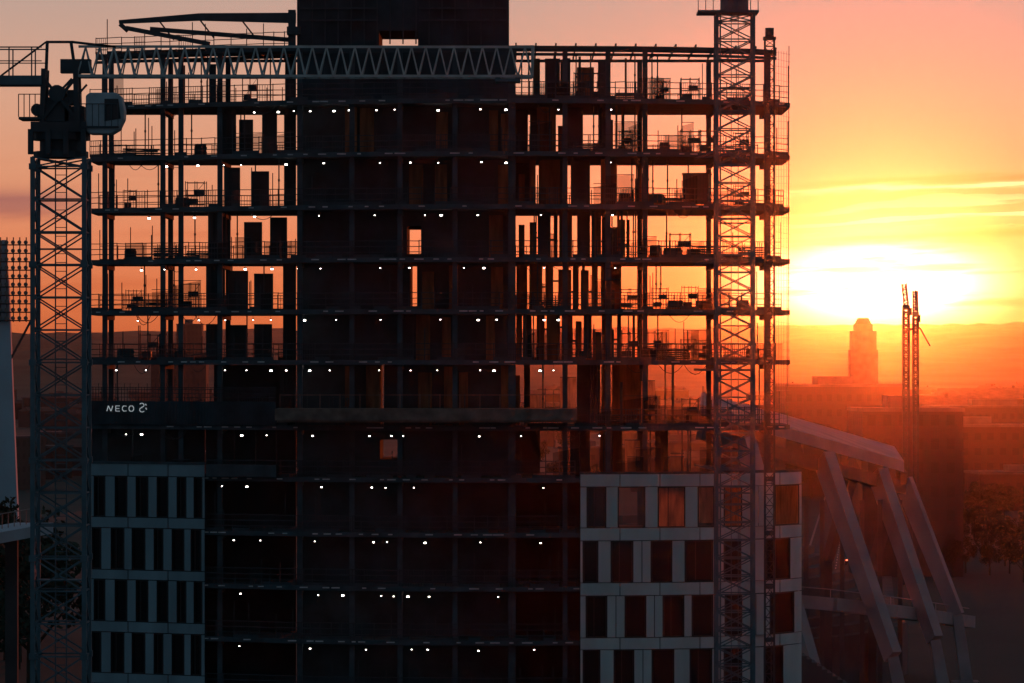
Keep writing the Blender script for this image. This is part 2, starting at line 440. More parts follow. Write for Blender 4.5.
# ------------------------------------------------ work lamps
LMES=[]
for sc_ in (.34,.48,.72):
    l=MB(); l.box(-.1*sc_,.1*sc_,-.08*sc_,.08*sc_,-.02,.08,0); l.box(-.11*sc_,.11*sc_,-.06*sc_,.06*sc_,-.02-.11*sc_,-.022,1); l.cyl((0,0,.08),(0,0,.34),.012,n=5)
    LMES.append(l.mesh('work_lamp',[M_steel,M_lamp]))
LP={98:[222,253,278,322,348,376,440,480,505,560,612],151:[165,196,222,253,325,378,440,480,505,612],204:[148,165,196,222,253,318,376,440,480,612],257:[140,165,197,253,278,320,380,482,545,614],309:[140,165,197,225,253,278,303,335,382,440,480,545,560],
360:[118,146,225,248,270,286,318,330,381,410,438,482,495,540],426:[108,126,143,160,240,270,313,370,402,480,522,600],478:[222,300,320,385,415,455,545],533:[232,262,315,372,388,480,540],587:[240,320,344,392,430,500],641:[240,310,365,480,533]}
for py,L in LP.items():
    L=sorted(L+[random.uniform(225,560) for _ in range(5 if py<440 else 2)]); last=-99
    for px in L:
        if px-last<11: continue
        last=px
        x,y=XY(px+random.uniform(-2,2),random.choice([.7,1.1,1.6]))
        o=new('work_lamp',random.choice([LMES[0],LMES[0],LMES[1],LMES[2]]),None,(x,y,Zp(py)-.66))
        tagit(o,"small lit work lamp hanging under a concrete floor",'lamp','work lamps under the floors')

# ------------------------------------------------ sign with letters
x0,y0=XY(104,-.42); x1,y1=XY(148,-.42)
sg=MB()
for z_ in (Zp(414.8),Zp(404.8)): sg.beam((x0,y0,z_),(x1,y1,z_),.05,.04)
for t in (0.02,.5,.98):
    xx=x0+(x1-x0)*t; yy=y0+(y1-y0)*t; sg.beam((xx,yy,Zp(414.8)),(xx,yy,Zp(404.8)),.05)
sign=new('site_sign',sg.mesh('site_sign',[M_frame])); tagit(sign,"slim sign frame with small glowing white letters",'sign')
tan=(y1-y0)/(x1-x0)
def stroke(mb,pts,w=.048):
    for (a,b) in zip(pts,pts[1:]):
        A=Vector((a[0],y0+(a[0]-x0)*tan-.06,a[1])); Bp=Vector((b[0],y0+(b[0]-x0)*tan-.06,b[1])); mb.beam(A,Bp,.05,w)
zb=Zp(412.4); H_=.36
gly={'N':[[(0,0),(.16,1),(.44,0),(.62,1)]],'E':[[(.4,0),(0,0),(0,1),(.4,1)],[(0,.5),(.36,.5)]],'C':[[(.42,.95),(.12,1),(0,.7),(0,.3),(.12,0),(.42,.05)]],'O':[[(.12,0),(0,.3),(0,.7),(.12,1),(.36,1),(.48,.7),(.48,.3),(.36,0),(.12,0)]]}
xx=P(107,0,8).x
for ch,adv in (('N',.86),('E',.64),('C',.64),('O',.74)):
    mb=MB()
    for st in gly[ch]: stroke(mb,[(xx+a*.68,zb+b*H_) for a,b in st])
    sub('sign_letter',mb,[M_letter],sign); xx+=adv*.74
mb=MB(); ex=xx+.2
arc=[(math.cos(t)*.16+.16,math.sin(t)*.13+.42) for t in [2.6,2.0,1.4,.8,.2,-.4,-1.0,-1.6]]
stroke(mb,[(ex+a,zb+b) for a,b in arc],.05)
arc=[(math.cos(t)*.18+.18,math.sin(t)*.15+.1) for t in [1.5,2.1,2.8,3.5,4.2,4.9,5.6]]
stroke(mb,[(ex+a,zb+b) for a,b in arc],.05)
stroke(mb,[(ex+.42,zb+.5),(ex+.48,zb+.4)],.055); stroke(mb,[(ex+.44,zb+.24),(ex+.50,zb+.12)],.055)
sub('sign_emblem',mb,[M_letter],sign)

# ------------------------------------------------ lattice helpers
def lat_mast(mb,cx,cy,z0,z1,w,ch,br,sec,dbl=True):
    h=w/2; C=[(-h,-h),(h,-h),(h,h),(-h,h)]
    for a,b in C: mb.box(cx+a-ch/2,cx+a+ch/2,cy+b-ch/2,cy+b+ch/2,z0,z1)
    z=z0;n=0
    while z<z1-.01:
        zt=min(z1,z+sec)
        for i in range(4):
            a=C[i];b=C[(i+1)%4]
            A=Vector((cx+a[0],cy+a[1],z));Bv=Vector((cx+b[0],cy+b[1],z))
            A2=A+Vector((0,0,zt-z));B2=Bv+Vector((0,0,zt-z))
            mb.beam(A,Bv,br)
            if dbl: mb.beam(A,B2,br*.9); mb.beam(Bv,A2,br*.9)
            else:
                if n%2: mb.beam(A,B2,br)
                else: mb.beam(Bv,A2,br)
        z=zt;n+=1
def lat_tri(mb,p,q,w,h,ch,br,sec):
    p=Vector(p);q=Vector(q);d=(q-p);L=d.length;d.normalize()
    a=d.cross(Vector((0,0,1))).normalized(); up=a.cross(d)
    if up.z<0: up=-up
    n=max(2,int(L/sec))
    b1=lambda t:p+d*L*t+a*w/2
    b2=lambda t:p+d*L*t-a*w/2
    tp=lambda t:p+d*L*t+up*h
    for f in (b1,b2,tp): mb.beam(f(0),f(1),ch)
    for i in range(n):
        t0=i/n;t1=(i+1)/n;tm=(t0+t1)/2
        for f in(b1,b2):
            mb.beam(f(t0),tp(tm),br); mb.beam(tp(tm),f(t1),br)
        mb.beam(b1(t0),b2(t0),br); mb.beam(b1(t0),b2(t1),br*.8)

# ------------------------------------------------ left tower crane (flat top)
yc=-120; c=P(61,300,yc)
K=empty('tower_crane',(c.x,yc,0),"grey flat-top tower crane with lattice jib beside the building",'crane')
mb=MB(); lat_mast(mb,c.x,yc,0,P(0,158,yc).z,2.05,.18,.065,1.3)
for dx in(-.22,.22): mb.beam((c.x+dx,yc,0),(c.x+dx,yc,P(0,160,yc).z),.05)
zz=.3
while zz<P(0,160,yc).z: mb.beam((c.x-.22,yc,zz),(c.x+.22,yc,zz),.03); zz+=.35
zz=2.6
while zz<P(0,160,yc).z:
    for sx in(-1,1):
        for sy in(-1,1): mb.box(c.x+sx*1.025-.14,c.x+sx*1.025+.14,yc+sy*1.025-.14,yc+sy*1.025+.14,zz-.12,zz+.12)
    zz+=3.9
for py in (250,360,470,580):
    z_=P(0,py,yc).z; mb.box(c.x-.9,c.x+.9,yc-.9,yc+.1,z_,z_+.05)
new('mast',mb.mesh('mast',[M_mast]),K)
mb=MB(); mb.box(c.x-2.5,c.x+2.5,yc-2.5,yc+2.5,0,.9); new('base_block',mb.mesh('base_block',[M_conc]),K)
zt=P(0,158,yc).z
mb=MB(); mb.cyl((c.x,yc,zt),(c.x,yc,zt+.25),1.1,1.1,20); mb.cyl((c.x,yc,zt+.25),(c.x,yc,zt+.7),.85,.85,20); mb.cyl((c.x,yc,zt+.7),(c.x,yc,zt+1.0),1.15,1.15,20)
mb.box(c.x-1.1,c.x+1.1,yc-1.1,yc+1.1,zt+1.0,zt+1.4)
for k in range(4): mb.box(c.x-1.2+k*.7,c.x-1.0+k*.7,yc-1.2,yc-.9,zt+.1,zt+1.1)
zj=P(0,77,yc).z
for dx in(-.7,.7):
    for dy in(-.6,.6): mb.beam((c.x+dx,yc+dy,zt+1.4),(c.x+dx*.9,yc+dy*.9,zj+.3),.2)
mb.beam((c.x-.7,yc-.6,zt+1.5),(c.x+.7,yc-.6,zj),.12); mb.beam((c.x+.7,yc-.6,zt+1.5),(c.x-.7,yc-.6,zj),.12)
mb.box(c.x-1.6,c.x-.72,yc-.9,yc+.7,zt+1.5,zt+1.6)
for k in range(5): mb.beam((c.x-1.6+k*.22,yc-.9,zt+1.6),(c.x-1.6+k*.22,yc-.9,zt+2.5),.035)
mb.beam((c.x-1.6,yc-.9,zt+2.5),(c.x-.7,yc-.9,zt+2.5),.035)
mb.box(c.x-.75,c.x+.35,yc-.5,yc+.5,zt+1.45,zt+2.4); mb.cyl((c.x-.1,yc-.7,zt+2.55),(c.x-.1,yc+.7,zt+2.55),.34,n=14); mb.box(c.x+.2,c.x+.95,yc-.5,yc+.4,zt+1.42,zt+2.05)
mb.box(c.x+.3,c.x+.8,yc-.45,yc+.3,zt+2.1,zt+2.7); mb.cyl((c.x-.9,yc-.6,zt+1.9),(c.x-.9,yc+.4,zt+1.9),.25,n=12)
mb.beam((c.x-.2,yc-.6,zt+2.4),(c.x+.5,yc-.6,zj-.1),.09); mb.beam((c.x+.3,yc-.65,zt+2.0),(c.x+1.1,yc-.65,zt+2.9),.08)
mb.box(c.x+.85,c.x+2.4,yc-1.15,yc+.5,zt+1.15,zt+1.22)
for k in range(7): mb.beam((c.x+.85+k*.255,yc-1.15,zt+1.2),(c.x+.85+k*.255,yc-1.15,zt+2.1),.03)
mb.beam((c.x+.85,yc-1.15,zt+2.1),(c.x+2.4,yc-1.15,zt+2.1),.035)
mb.beam((c.x-.6,yc,zj),(c.x-.55,yc,zj+1.4),.12); mb.beam((c.x+.6,yc,zj),(c.x+.4,yc,zj+1.4),.12); mb.beam((c.x-.6,yc,zj+1.4),(c.x+.5,yc,zj+1.4),.1)
mb.beam((c.x+.45,yc,zj+1.4),(c.x+2.2,yc,zj+1.2),.1); mb.beam((c.x-.6,yc,zj+1.4),(c.x-2.4,yc,zj+.05),.07)
mb.box(c.x+.0,c.x+1.2,yc-.3,yc+.3,zj+.15,zj+.7)
new('slewing_unit',mb.mesh('slewing_unit',[M_steel]),K)
# cab
x0=P(88,0,yc).x;x1=P(118,0,yc).x;z0=P(0,135,yc).z;z1=P(0,94,yc).z
mb=MB()
pts=[(x0,z0+.12),(x0+.12,z0),(x1-.2,z0),(x1+.1,z0+.18),(x1+.30,z0+.6),(x1+.32,z0+.95),(x1+.2,z1-.15),(x1,z1),(x0+.15,z1),(x0,z1-.12)]
n=len(pts);o=len(mb.v)
ya_,yb_=yc-1.0,yc+.3
mb.v+=[(x,ya_,z) for x,z in pts]+[(x,yb_,z) for x,z in pts]
mb.f.append(tuple(range(o,o+n)));mb.m.append(0); mb.f.append(tuple(reversed(range(o+n,o+2*n))));mb.m.append(0)
for i in range(n):
    j=(i+1)%n; mb.f.append((o+i,o+n+i,o+n+j,o+j)); mb.m.append(0)
cab=new('cab',mb.mesh('cab',[M_cab]),K)
bv=cab.modifiers.new('bevel','BEVEL'); bv.width=.06; bv.segments=3
mb=MB(); mb.hexa([(x1-.45,ya_-.02,z0+.5),(x1+.2,ya_-.02,z0+.6),(x1+.2,ya_-.004,z0+.6),(x1-.45,ya_-.004,z0+.5),(x1-.45,ya_-.02,z1-.25),(x1+.1,ya_-.02,z1-.25),(x1+.1,ya_-.004,z1-.25),(x1-.45,ya_-.004,z1-.25)])
sub('cab_window',mb,[M_glassD],cab)
# jib
mb=MB(); tip=P(532,77,yc)
lat_tri(mb,(c.x+.7,yc,zj+.02),(tip.x,yc,tip.z),1.1,1.2,.1,.045,.56)
for k in range(2): mb.beam((tip.x,yc-.55+1.1*k,tip.z),(tip.x+.05,yc,tip.z+1.25),.1)
mb.beam((tip.x,yc-.55,tip.z),(tip.x,yc-.55,tip.z+1.2),.08); mb.beam((tip.x-.6,yc-.55,tip.z+1.2),(tip.x,yc-.55,tip.z+1.2),.06)
new('jib',mb.mesh('jib',[M_jib]),K)
mb=MB(); tx=P(508,0,yc).x
mb.box(tx-.5,tx+.5,yc-.62,yc+.62,zj-.22,zj-.1)
for dx in(-.4,.4):
    for dy in(-.5,.5): mb.cyl((tx+dx,yc+dy-.04,zj-.02),(tx+dx,yc+dy+.04,zj-.02),.12)
new('trolley',mb.mesh('trolley',[M_mast]),K)
mb=MB(); xl=c.x-11
mb.box(xl,c.x-.7,yc-.7,yc+.7,zj-.12,zj+.02)
for dy in(-.7,.7):
    mb.beam((xl,yc+dy,zj-.2),(c.x-.7,yc+dy,zj-.2),.14,.3)
    mb.beam((xl,yc+dy,zj+1.15),(c.x-.7,yc+dy,zj+1.15),.05); mb.beam((xl,yc+dy,zj+.6),(c.x-.7,yc+dy,zj+.6),.04)
    k=xl
    while k<c.x-.7: mb.beam((k,yc+dy,zj),(k,yc+dy,zj+1.15),.05); k+=.9
new('counter_jib',mb.mesh('counter_jib',[M_mast]),K)
mb=MB()
for k in range(4): mb.box(xl+.2+k*.75,xl+.85+k*.75,yc-.6,yc+.6,zj-2.4,zj+.9)
mb.box(xl+.2,xl+3.1,yc-.1,yc+.1,zj-.6,zj-.4)
new('counterweight',mb.mesh('counterweight',[M_conc]),K)

# ------------------------------------------------ right tower crane
yc=-10; c=P(734.5,0,yc); K=empty('tower_crane',(c.x,yc,0),"dark tower crane mast standing close to the facade",'crane')
ztop=P(0,14,yc).z
mb=MB(); lat_mast(mb,c.x,yc,0,ztop,2.35,.2,.08,1.15)
mb.beam((c.x-.95,yc-.7,0),(c.x-.95,yc-.7,ztop),.1)
for dx in(-.2,.25): mb.beam((c.x+dx,yc+.2,0),(c.x+dx,yc+.2,ztop),.045)
z_=4
while z_<ztop: mb.box(c.x-1.0,c.x+1.0,yc-.8,yc+.9,z_,z_+.05); z_+=8.7
new('mast',mb.mesh('mast',[M_mast]),K)
for py in (150,260,370,470):
    mb=MB(); z_=P(0,py,yc).z
    mb.beam((c.x-1.2,yc+1.2,z_),(c.x-2,3.2,z_),.14); mb.beam((c.x+1.2,yc+1.2,z_),(c.x+.5,3.6,z_),.14); mb.beam((c.x+1.2,yc+1.2,z_),(c.x-2,3.2,z_+.01),.1); mb.beam((c.x-1.2,yc+1.2,z_),(c.x+1.2,yc+1.2,z_),.14)
    new('wall_tie',mb.mesh('wall_tie',[M_mast]),K)
mb=MB(); mb.box(c.x-2.4,c.x+1.5,yc-1.5,yc+1.5,ztop,ztop+.15)
for k in range(9):
    mb.beam((c.x-2.4+k*.48,yc-1.5,ztop),(c.x-2.4+k*.48,yc-1.5,ztop+1.1),.05)
mb.beam((c.x-2.4,yc-1.5,ztop+1.1),(c.x+1.5,yc-1.5,ztop+1.1),.05)
mb.cyl((c.x,yc,ztop+.15),(c.x,yc,ztop+1.4),.9,.9,18); mb.box(c.x-1.1,c.x+1.1,yc-1.1,yc+1.1,ztop+1.4,ztop+4)
new('slewing_unit',mb.mesh('slewing_unit',[M_mast]),K)
mb=MB(); lat_tri(mb,(c.x,yc+1.1,ztop+4.0),(c.x-3,yc+32,ztop+4.5),1.3,1.5,.15,.08,1.6); new('jib',mb.mesh('jib',[M_jib]),K)
mb=MB(); mb.box(c.x-.7,c.x+.7,yc-9,yc-1.1,ztop+3.8,ztop+4); mb.box(c.x-.9,c.x+.9,yc-9,yc-7,ztop+2.2,ztop+4.8); new('counter_jib',mb.mesh('counter_jib',[M_mast]),K)
mb=MB(); mb.box(c.x+1.3,c.x+2.5,yc-1.2,yc+.4,ztop+1.6,ztop+3.6); mb.box(c.x+1.0,c.x+1.3,yc-.8,yc,ztop+1.6,ztop+1.9); new('cab',mb.mesh('cab',[M_cab]),K)

# ------------------------------------------------ hoist mast
yc=1.2; c=P(769.5,0,yc); K=empty('construction_hoist',(c.x,yc,0),"slim dark construction hoist mast fixed to the building",'hoist')
mb=MB(); lat_mast(mb,c.x,yc,0,P(0,40,yc).z,.62,.1,.045,.75,False); new('mast',mb.mesh('mast',[M_steel]),K)
mb=MB(); zt=P(0,40,yc).z; mb.box(c.x-.42,c.x+.42,yc-.42,yc+.42,zt,zt+.2); mb.cyl((c.x,yc-.1,zt+.2),(c.x,yc+.1,zt+.75),.3,.2,10); mb.box(c.x-.28,c.x+.28,yc-.2,yc+.2,zt+.2,zt+.8)
new('mast_head',mb.mesh('mast_head',[M_steel]),K)
for py in LEV[:8]:
    mb=MB(); z_=Zp(py)-.15; mb.beam((c.x,yc+.3,z_),(c.x,4.2,z_),.09)
    new('wall_tie',mb.mesh('wall_tie',[M_steel]),K)

# ------------------------------------------------ placing boom on roof
pb0=P(300,14,6); K=empty('concrete_placing_boom',(pb0.x,6,Zp(45)),"folded dark concrete placing boom above the roof formwork",'boom')
mb=MB(); mb.beam(P(296,18,4.6),P(200,17,4.6),.35,.7,w2=.3,h2=.5); mb.beam(P(200,17,4.6),P(119,22,4.6),.3,.5,w2=.2,h2=.25)
new('upper_arm',mb.mesh('upper_arm',[M_steel]),K)
mb=MB(); mb.beam(P(126,28,4.3),P(210,44,4.3),.22,.3); mb.beam(P(150,29,4.9),P(292,40,4.9),.2,.3); mb.beam(P(120,24,4.5),P(128,31,4.5),.3,.3)
for px,py in((160,26),(200,24),(240,22)): mb.beam(P(px,py-4,4.6),P(px+14,py+14,4.7),.1)
new('lower_arm',mb.mesh('lower_arm',[M_steel]),K)
mb=MB(); mb.beam(P(292,46,4.6),P(292,10,4.6),.5,.5); mb.box(pb0.x-.8,pb0.x+.1,4.0,5.1,Zp(30),Zp(22)); new('pedestal',mb.mesh('pedestal',[M_steel]),K)

# ------------------------------------------------ site clutter on floors
def pallet():
    mb=MB()
    for y in(-.5,0,.5): mb.box(-.6,.6,y-.05,y+.05,0,.1,0)
    for k in range(6): mb.box(-.6+k*.21,-.6+k*.21+.15,-.55,.55,.1,.13,0)
    z=.135
    for k in range(4):
        d=random.uniform(-.1,.1); mb.box(-.55+d,.45+d+random.uniform(0,.15),-.5,.5,z,z+.14,1); z+=.145
    for x in(-.3,.3): mb.box(x-.02,x+.02,-.57,-.56,.13,z,0)
    return mb.mesh('pallet_stack',[M_ply,M_core])
def crate():
    mb=MB(); mb.box(-.8,.8,-.6,.6,.12,1.5,0)
    for k in range(8): mb.box(-.78+k*.21,-.70+k*.21,-.64,-.602,.15,1.45,1)
    mb.box(-.84,.84,-.65,.65,1.5,1.56,1)
    for x in(-.7,.5): mb.box(x,x+.2,-.6,.6,0,.12,1)
    return mb.mesh('tool_container',[M_steel,M_core])
def bundle():
    mb=MB()
    for i in range(5):
        for k in range(4-i//2): mb.cyl((-1.3,k*.16-.3,.1+i*.14),(1.3+random.uniform(-.2,.2),k*.16-.3,.1+i*.14),.06,n=6)
    for x in(-.9,.9): mb.box(x-.05,x+.05,-.4,.35,0,.04)
    for x in(-.9,.9): mb.beam((x,-.4,0),(x,-.4,.95),.05); mb.beam((x,.35,0),(x,.35,.95),.05)
    return mb.mesh('pipe_bundle',[M_steel])
def rack():
    mb=MB()
    for x in(-.7,0,.7):
        for y in(-.4,.4): mb.beam((x,y,0),(x,y,1.7),.05)
    for z in(.15,.8,1.6):
        for y in(-.4,.4): mb.beam((-.7,y,z),(.7,y,z),.04)
    mb.box(-.6,.1,-.35,.35,.2,.55); mb.box(-.1,.6,-.35,.35,.84,1.15); mb.beam((-.7,-.4,.15),(.7,-.4,1.6),.03)
    return mb.mesh('scaffold_rack',[M_steel])
PM=[('pallet_stack',pallet(),"stack of boards on a wooden pallet on the floor edge",'pallet'),
('tool_container',crate(),"dark ribbed site container on an open floor",'container'),
('pipe_bundle',bundle(),"bundle of steel scaffold pipes on an open floor",'pipes'),
('scaffold_rack',rack(),"open steel rack holding small site materials",'rack')]
CL={98:[560,583,598,628,662,250,690],151:[588,600,625,690,742,664,140,200,708],204:[182,196,697,672,625,655,130,742],257:[205,130,620,672,680,693,708,655,168,752],309:[545,660,675,690,703,135,150,630,190,742],360:[180,125,585,630,648,672,688,704,752,655,150],426:[340,450,600,620,650,690]}
for py,L in CL.items():
    for n,px in enumerate(L):
        k=1 if (py==204 and px==697) else random.choice([0,0,2,3,3])
        nm,me,lb,ct=PM[k]; x,y=XY(px,random.uniform(1.0,5))
        o=new(nm,me,None,(x,y,Zp(py)+.002)); o.rotation_euler=(0,0,random.uniform(-.3,.3)); o.scale=(random.uniform(.6,1.0),1,random.uniform(.8,1.2))
        if k==1: o.scale=(1.1,1.2,1.45)
        tagit(o,lb,ct,nm.replace('_',' ')+'s on the open floors')

# ------------------------------------------------ floodlight mast (far left)
yc=200; c=P(4,0,yc); K=empty('floodlight_mast',(c.x,yc,0),"pale tapering stadium floodlight pylon with lamp bank",'floodlight')
mb=MB(); mb.beam((c.x,yc,0),(c.x,yc,P(0,280,yc).z),4.2,1.8,w2=1.1,h2=1.0); mb.beam((c.x,yc,P(0,280,yc).z),(c.x,yc,P(0,240,yc).z),1.0,.9,w2=.5,h2=.5)
new('pylon',mb.mesh('pylon',[M_pyl]),K)
mb=MB()
xs=[P(-24+k*6.4,0,yc).x for k in range(10)]; zs=[P(0,242+j*8.4,yc).z for j in range(10)]
for x in xs: mb.beam((x,yc-1,zs[-1]-.5),(x,yc-1,zs[0]+.5),.12)
for z_ in zs: mb.beam((xs[0]-.3,yc-1,z_-.35),(xs[-1]+.3,yc-1,z_-.35),.14)
mb.beam((xs[0],yc-1,zs[-1]),(c.x,yc,zs[-1]-6),.2); mb.beam((xs[-1],yc-1,zs[-1]),(c.x,yc,zs[-1]-6),.2)
fr=new('lamp_frame',mb.mesh('lamp_frame',[M_steel]),K)
hm=MB(); hm.cyl((0,-.4,-.08),(0,0,0),.24,.12,10); hme=hm.mesh('floodlight',[M_galv])
for x in xs:
    for z_ in zs:
        o=new('floodlight',hme); o.location=(x,yc-1.1,z_); o.parent=fr

# ------------------------------------------------ stadium
K=empty('stadium',(30,110,0),"concrete stadium with sloping flat roof and leaning pale pylons",'stadium')
edge=[P(700,416,86),P(790,440,92),P(904,472,108)]
mb=MB()
inn=[p+Vector((1.0,22,.9)) for p in edge]
for i in range(len(edge)-1):
    a,b=edge[i],edge[i+1]; c_,d_=inn[i+1],inn[i]
    t=Vector((0,0,1.0)); mb.hexa([a,b,c_,d_,a+t,b+t,c_+t,d_+t])
new('roof',mb.mesh('roof',[M_white]),K)
mb=MB()
for t in (.15,.4,.65,.9):
    a=edge[1]+(edge[2]-edge[1])*t+Vector((0,.4,-.5)); b=a+Vector((1.0,21,.9)); mb.beam(a,b,.6,.9)
mb.beam(edge[2]+Vector((0,.5,-.6)),inn[2]+Vector((0,0,-.6)),.7,1.0)
for a,b in((edge[0],edge[1]),(edge[1],edge[2])): mb.beam(a+Vector((0,1.6,-1.5)),b+Vector((0,1.6,-1.5)),.8,1.1)
new('roof_rib',mb.mesh('roof_rib',[M_stand]),K)
for (a,b,w1,w2) in ((P(824,458,97),P(893,657,87),2.1,1.7),(P(878,473,106),P(935,640,98),1.9,1.5),(P(903,480,112),P(957,615,110),1.6,1.2),(P(745,440,90),P(812,668,80),1.8,1.5)):
    mb=MB(); mb.beam(a,b,1.1,w1,w2=.9,h2=w2)
    mb.beam(b,Vector((b.x+.9,b.y-.5,0)),.9,1.2,w2=1.1,h2=1.4)
    mb.box(b.x-.5,b.x+1.9,b.y-1.5,b.y+.6,0,.8)
    new('pylon',mb.mesh('pylon',[M_white]),K)
for (a,b) in ((P(850,480,104),P(828,560,102)),(P(893,496,114),P(872,570,112))):
    mb=MB(); mb.beam(a,b,.8,1.0,w2=.7,h2=.8); mb.beam(b,Vector((b.x,b.y,0)),.7,.7); new('inner_leg',mb.mesh('inner_leg',[M_stand]),K)
mb=MB(); r=[P(770,599,86),P(830,604,88),P(890,611,96),P(935,617,106),P(968,622,118)]
for a,b in zip(r,r[1:]): mb.beam(a,b,1.4,1.1)
for a,b in zip(r,r[1:]):
    o_=Vector((0,-.7,1.3)); mb.beam(a+o_,b+o_,.08,.08); mb.beam(a+Vector((0,-.7,.4)),a+o_,.08)
new('ring_beam',mb.mesh('ring_beam',[M_white]),K)
for px,y in ((822,98),(842,99),(862,101),(880,104),(900,108),(806,97)):
    mb=MB(); a=P(px,500,y); mb.beam((a.x,y,0),(a.x,y,a.z),.4); new('column',mb.mesh('column',[M_stand]),K)
mb=MB()
tp=[(770,0,100),(820,0,104),(860,0,110),(890,0,118),(908,0,130)]
for k in range(15):
    pts=[P(px,360,y)+Vector((-.9*k,1.4*k,0)) for px,_,y in tp]
    for a,b in zip(pts,pts[1:]):
        h=5+k*.75
        mb.hexa([(a.x,a.y,h-1),(b.x,b.y,h-1),(b.x-.9,b.y+1.39,h-1),(a.x-.9,a.y+1.39,h-1),(a.x,a.y,h),(b.x,b.y,h),(b.x-.9,b.y+1.39,h),(a.x-.9,a.y+1.39,h)])
for a,b in zip(tp,tp[1:]):
    A=P(a[0],360,a[2]);C=P(b[0],360,b[2]); mb.hexa([(A.x,A.y+.3,0),(C.x,C.y+.3,0),(C.x,C.y+.8,0),(A.x,A.y+.8,0),(A.x,A.y+.3,4),(C.x,C.y+.3,4),(C.x,C.y+.8,4),(A.x,A.y+.8,4)])
new('seating_tier',mb.mesh('seating_tier',[M_stand]),K)
mb=MB()
for k in range(20):
    a=P(800,640,70); mb.box(a.x+k*.42,a.x+k*.42+.42,68,72,0,5.8-k*.28)
new('staircase',mb.mesh('staircase',[M_stand]),K)

# ------------------------------------------------ far slender cranes
def slim(px,y,pytop,w,lb,arm):
    c=P(px,0,y); K=empty('tower_crane',(c.x,y,0),lb,'crane')
    zt=P(0,pytop+26,y).z
    mb=MB(); lat_mast(mb,c.x,y,0,zt,w,.3,.16,.9); new('mast',mb.mesh('mast',[M_steel]),K)
    mb=MB(); mb.box(c.x-w*.7,c.x+w*.7,y-w*.7,y+w*.7,zt,zt+.7); mb.box(c.x+w*.5,c.x+w*1.1,y-.3,y+.3,zt-.7,zt+.3); new('slewing_unit',mb.mesh('slewing_unit',[M_steel]),K)
    top=P(px-2 if arm else px,pytop,y)
    mb=MB(); lat_tri(mb,(c.x,y,zt+.7),(top.x,y+.5,top.z),.6,.6,.22,.12,.7); new('jib',mb.mesh('jib',[M_steel]),K)
    if arm:
        mb=MB(); mb.beam(P(px+14,328,y),P(px+24,346,y),.12,.2); mb.beam((c.x,y,P(0,330,y).z),P(px+14,328,y),.2,.3); new('side_arm',mb.mesh('side_arm',[M_steel]),K)
slim(906,300,284,.7,"slender distant crane mast with thin side arm against the glow",True)
slim(915.5,306,291,.6,"second slender distant crane mast beside the first",False)

# ------------------------------------------------ city
def house(px,pytop,y,w,d,kind,lab=None,rot=None,pitched=None):
    c=P(px,pytop,y); h=c.z
    if h<5: h=5
    K=empty('town_building',(c.x,y,0),lab or random.choice(["hazy brick apartment block in the distant town","plain plastered town building under the haze","grey flat-roofed office block in the town"]),'building','town buildings')
    K.rotation_euler=(0,0,rot if rot is not None else random.uniform(-.5,.5))
    pitched=random.random()<.6 if pitched is None else pitched
    bh=h*(0.78 if pitched else .97)
    mb=MB(); mb.box(-w/2,w/2,-d/2,d/2,0,bh); o=mb.obj('wall',[kind]); o.parent=K
    mb=MB()
    if pitched:
        mb.v=[(-w/2-.4,-d/2-.4,bh),(w/2+.4,-d/2-.4,bh),(w/2+.4,d/2+.4,bh),(-w/2-.4,d/2+.4,bh),(-w/2+1,0,h),(w/2-1,0,h)]
        mb.f=[(0,3,2,1),(0,1,5,4),(2,3,4,5),(1,2,5),(3,0,4)]; mb.m=[0]*5
        mb.box(w*.2,w*.2+1,-.6,.6,bh+.5,h+1)
    else:
        mb.box(-w/2-.2,w/2+.2,-d/2-.2,d/2+.2,bh+.002,bh+.5); mb.box(-w*.2,w*.1,-d*.2,d*.2,bh+.5,h+1.5)
    o=mb.obj('roof',[M_roof if pitched else M_stand]); o.parent=K
house(838,383,700,26,25,CITY[2],"wide flat-roofed hall behind the stadium",0.05,False)
house(905,406,330,14,16,CITY[2],"low dark block close behind the stadium",0.05,False)
house(800,404,800,24,20,CITY[0],rot=0,pitched=False)
house(975,424,640,34,18,CITY[0],rot=-.1,pitched=False)
house(1000,405,900,40,18,CITY[2],rot=.05,pitched=False)
house(920,396,1000,36,18,CITY[1],rot=.1)
house(990,388,1500,44,18,CITY[1],rot=0)
house(180,352,1500,22,16,CITY[2],rot=0,pitched=False)
house(190,322,2200,14,14,CITY[2],rot=0,pitched=False)
for k in range(170):
    y=random.choice([random.uniform(550,900),random.uniform(700,2200),random.uniform(1500,3300),random.uniform(1500,3300)])
    px=random.choice([random.uniform(780,1060),random.uniform(780,1060),random.uniform(-20,300),random.uniform(515,780)])
    if y<600 and px>700 : y+=300
    hh=random.uniform(6,12)+ (5 if random.random()<.1 else 0)
    py=360-(hh-HZ)*F/(D+y)
    house(px,py,y,random.uniform(10,36),random.uniform(10,16),random.choice(CITY))
yt=1800; c=P(863,0,yt); K=empty('church_tower',(c.x,yt,0),"broad stepped masonry tower silhouetted in the haze",'tower')
sc=(D+yt)/F; mb=MB()
w=14*sc
mb.box(c.x-w,c.x+w,yt-w,yt+w,0,P(0,350,yt).z); w2=12.5*sc; mb.box(c.x-w2,c.x+w2,yt-w2,yt+w2,P(0,350,yt).z,P(0,331,yt).z)
w3=9*sc; mb.box(c.x-w3,c.x+w3,yt-w3,yt+w3,P(0,331,yt).z,P(0,324,yt).z)
new('tower_wall',mb.mesh('tower_wall',[M_stand]),K)
mb=MB(); mb.cyl((c.x,yt,P(0,324,yt).z),(c.x,yt,P(0,318,yt).z),w3*.95,w3*.6,8); new('tower_roof',mb.mesh('tower_roof',[M_roof]),K)

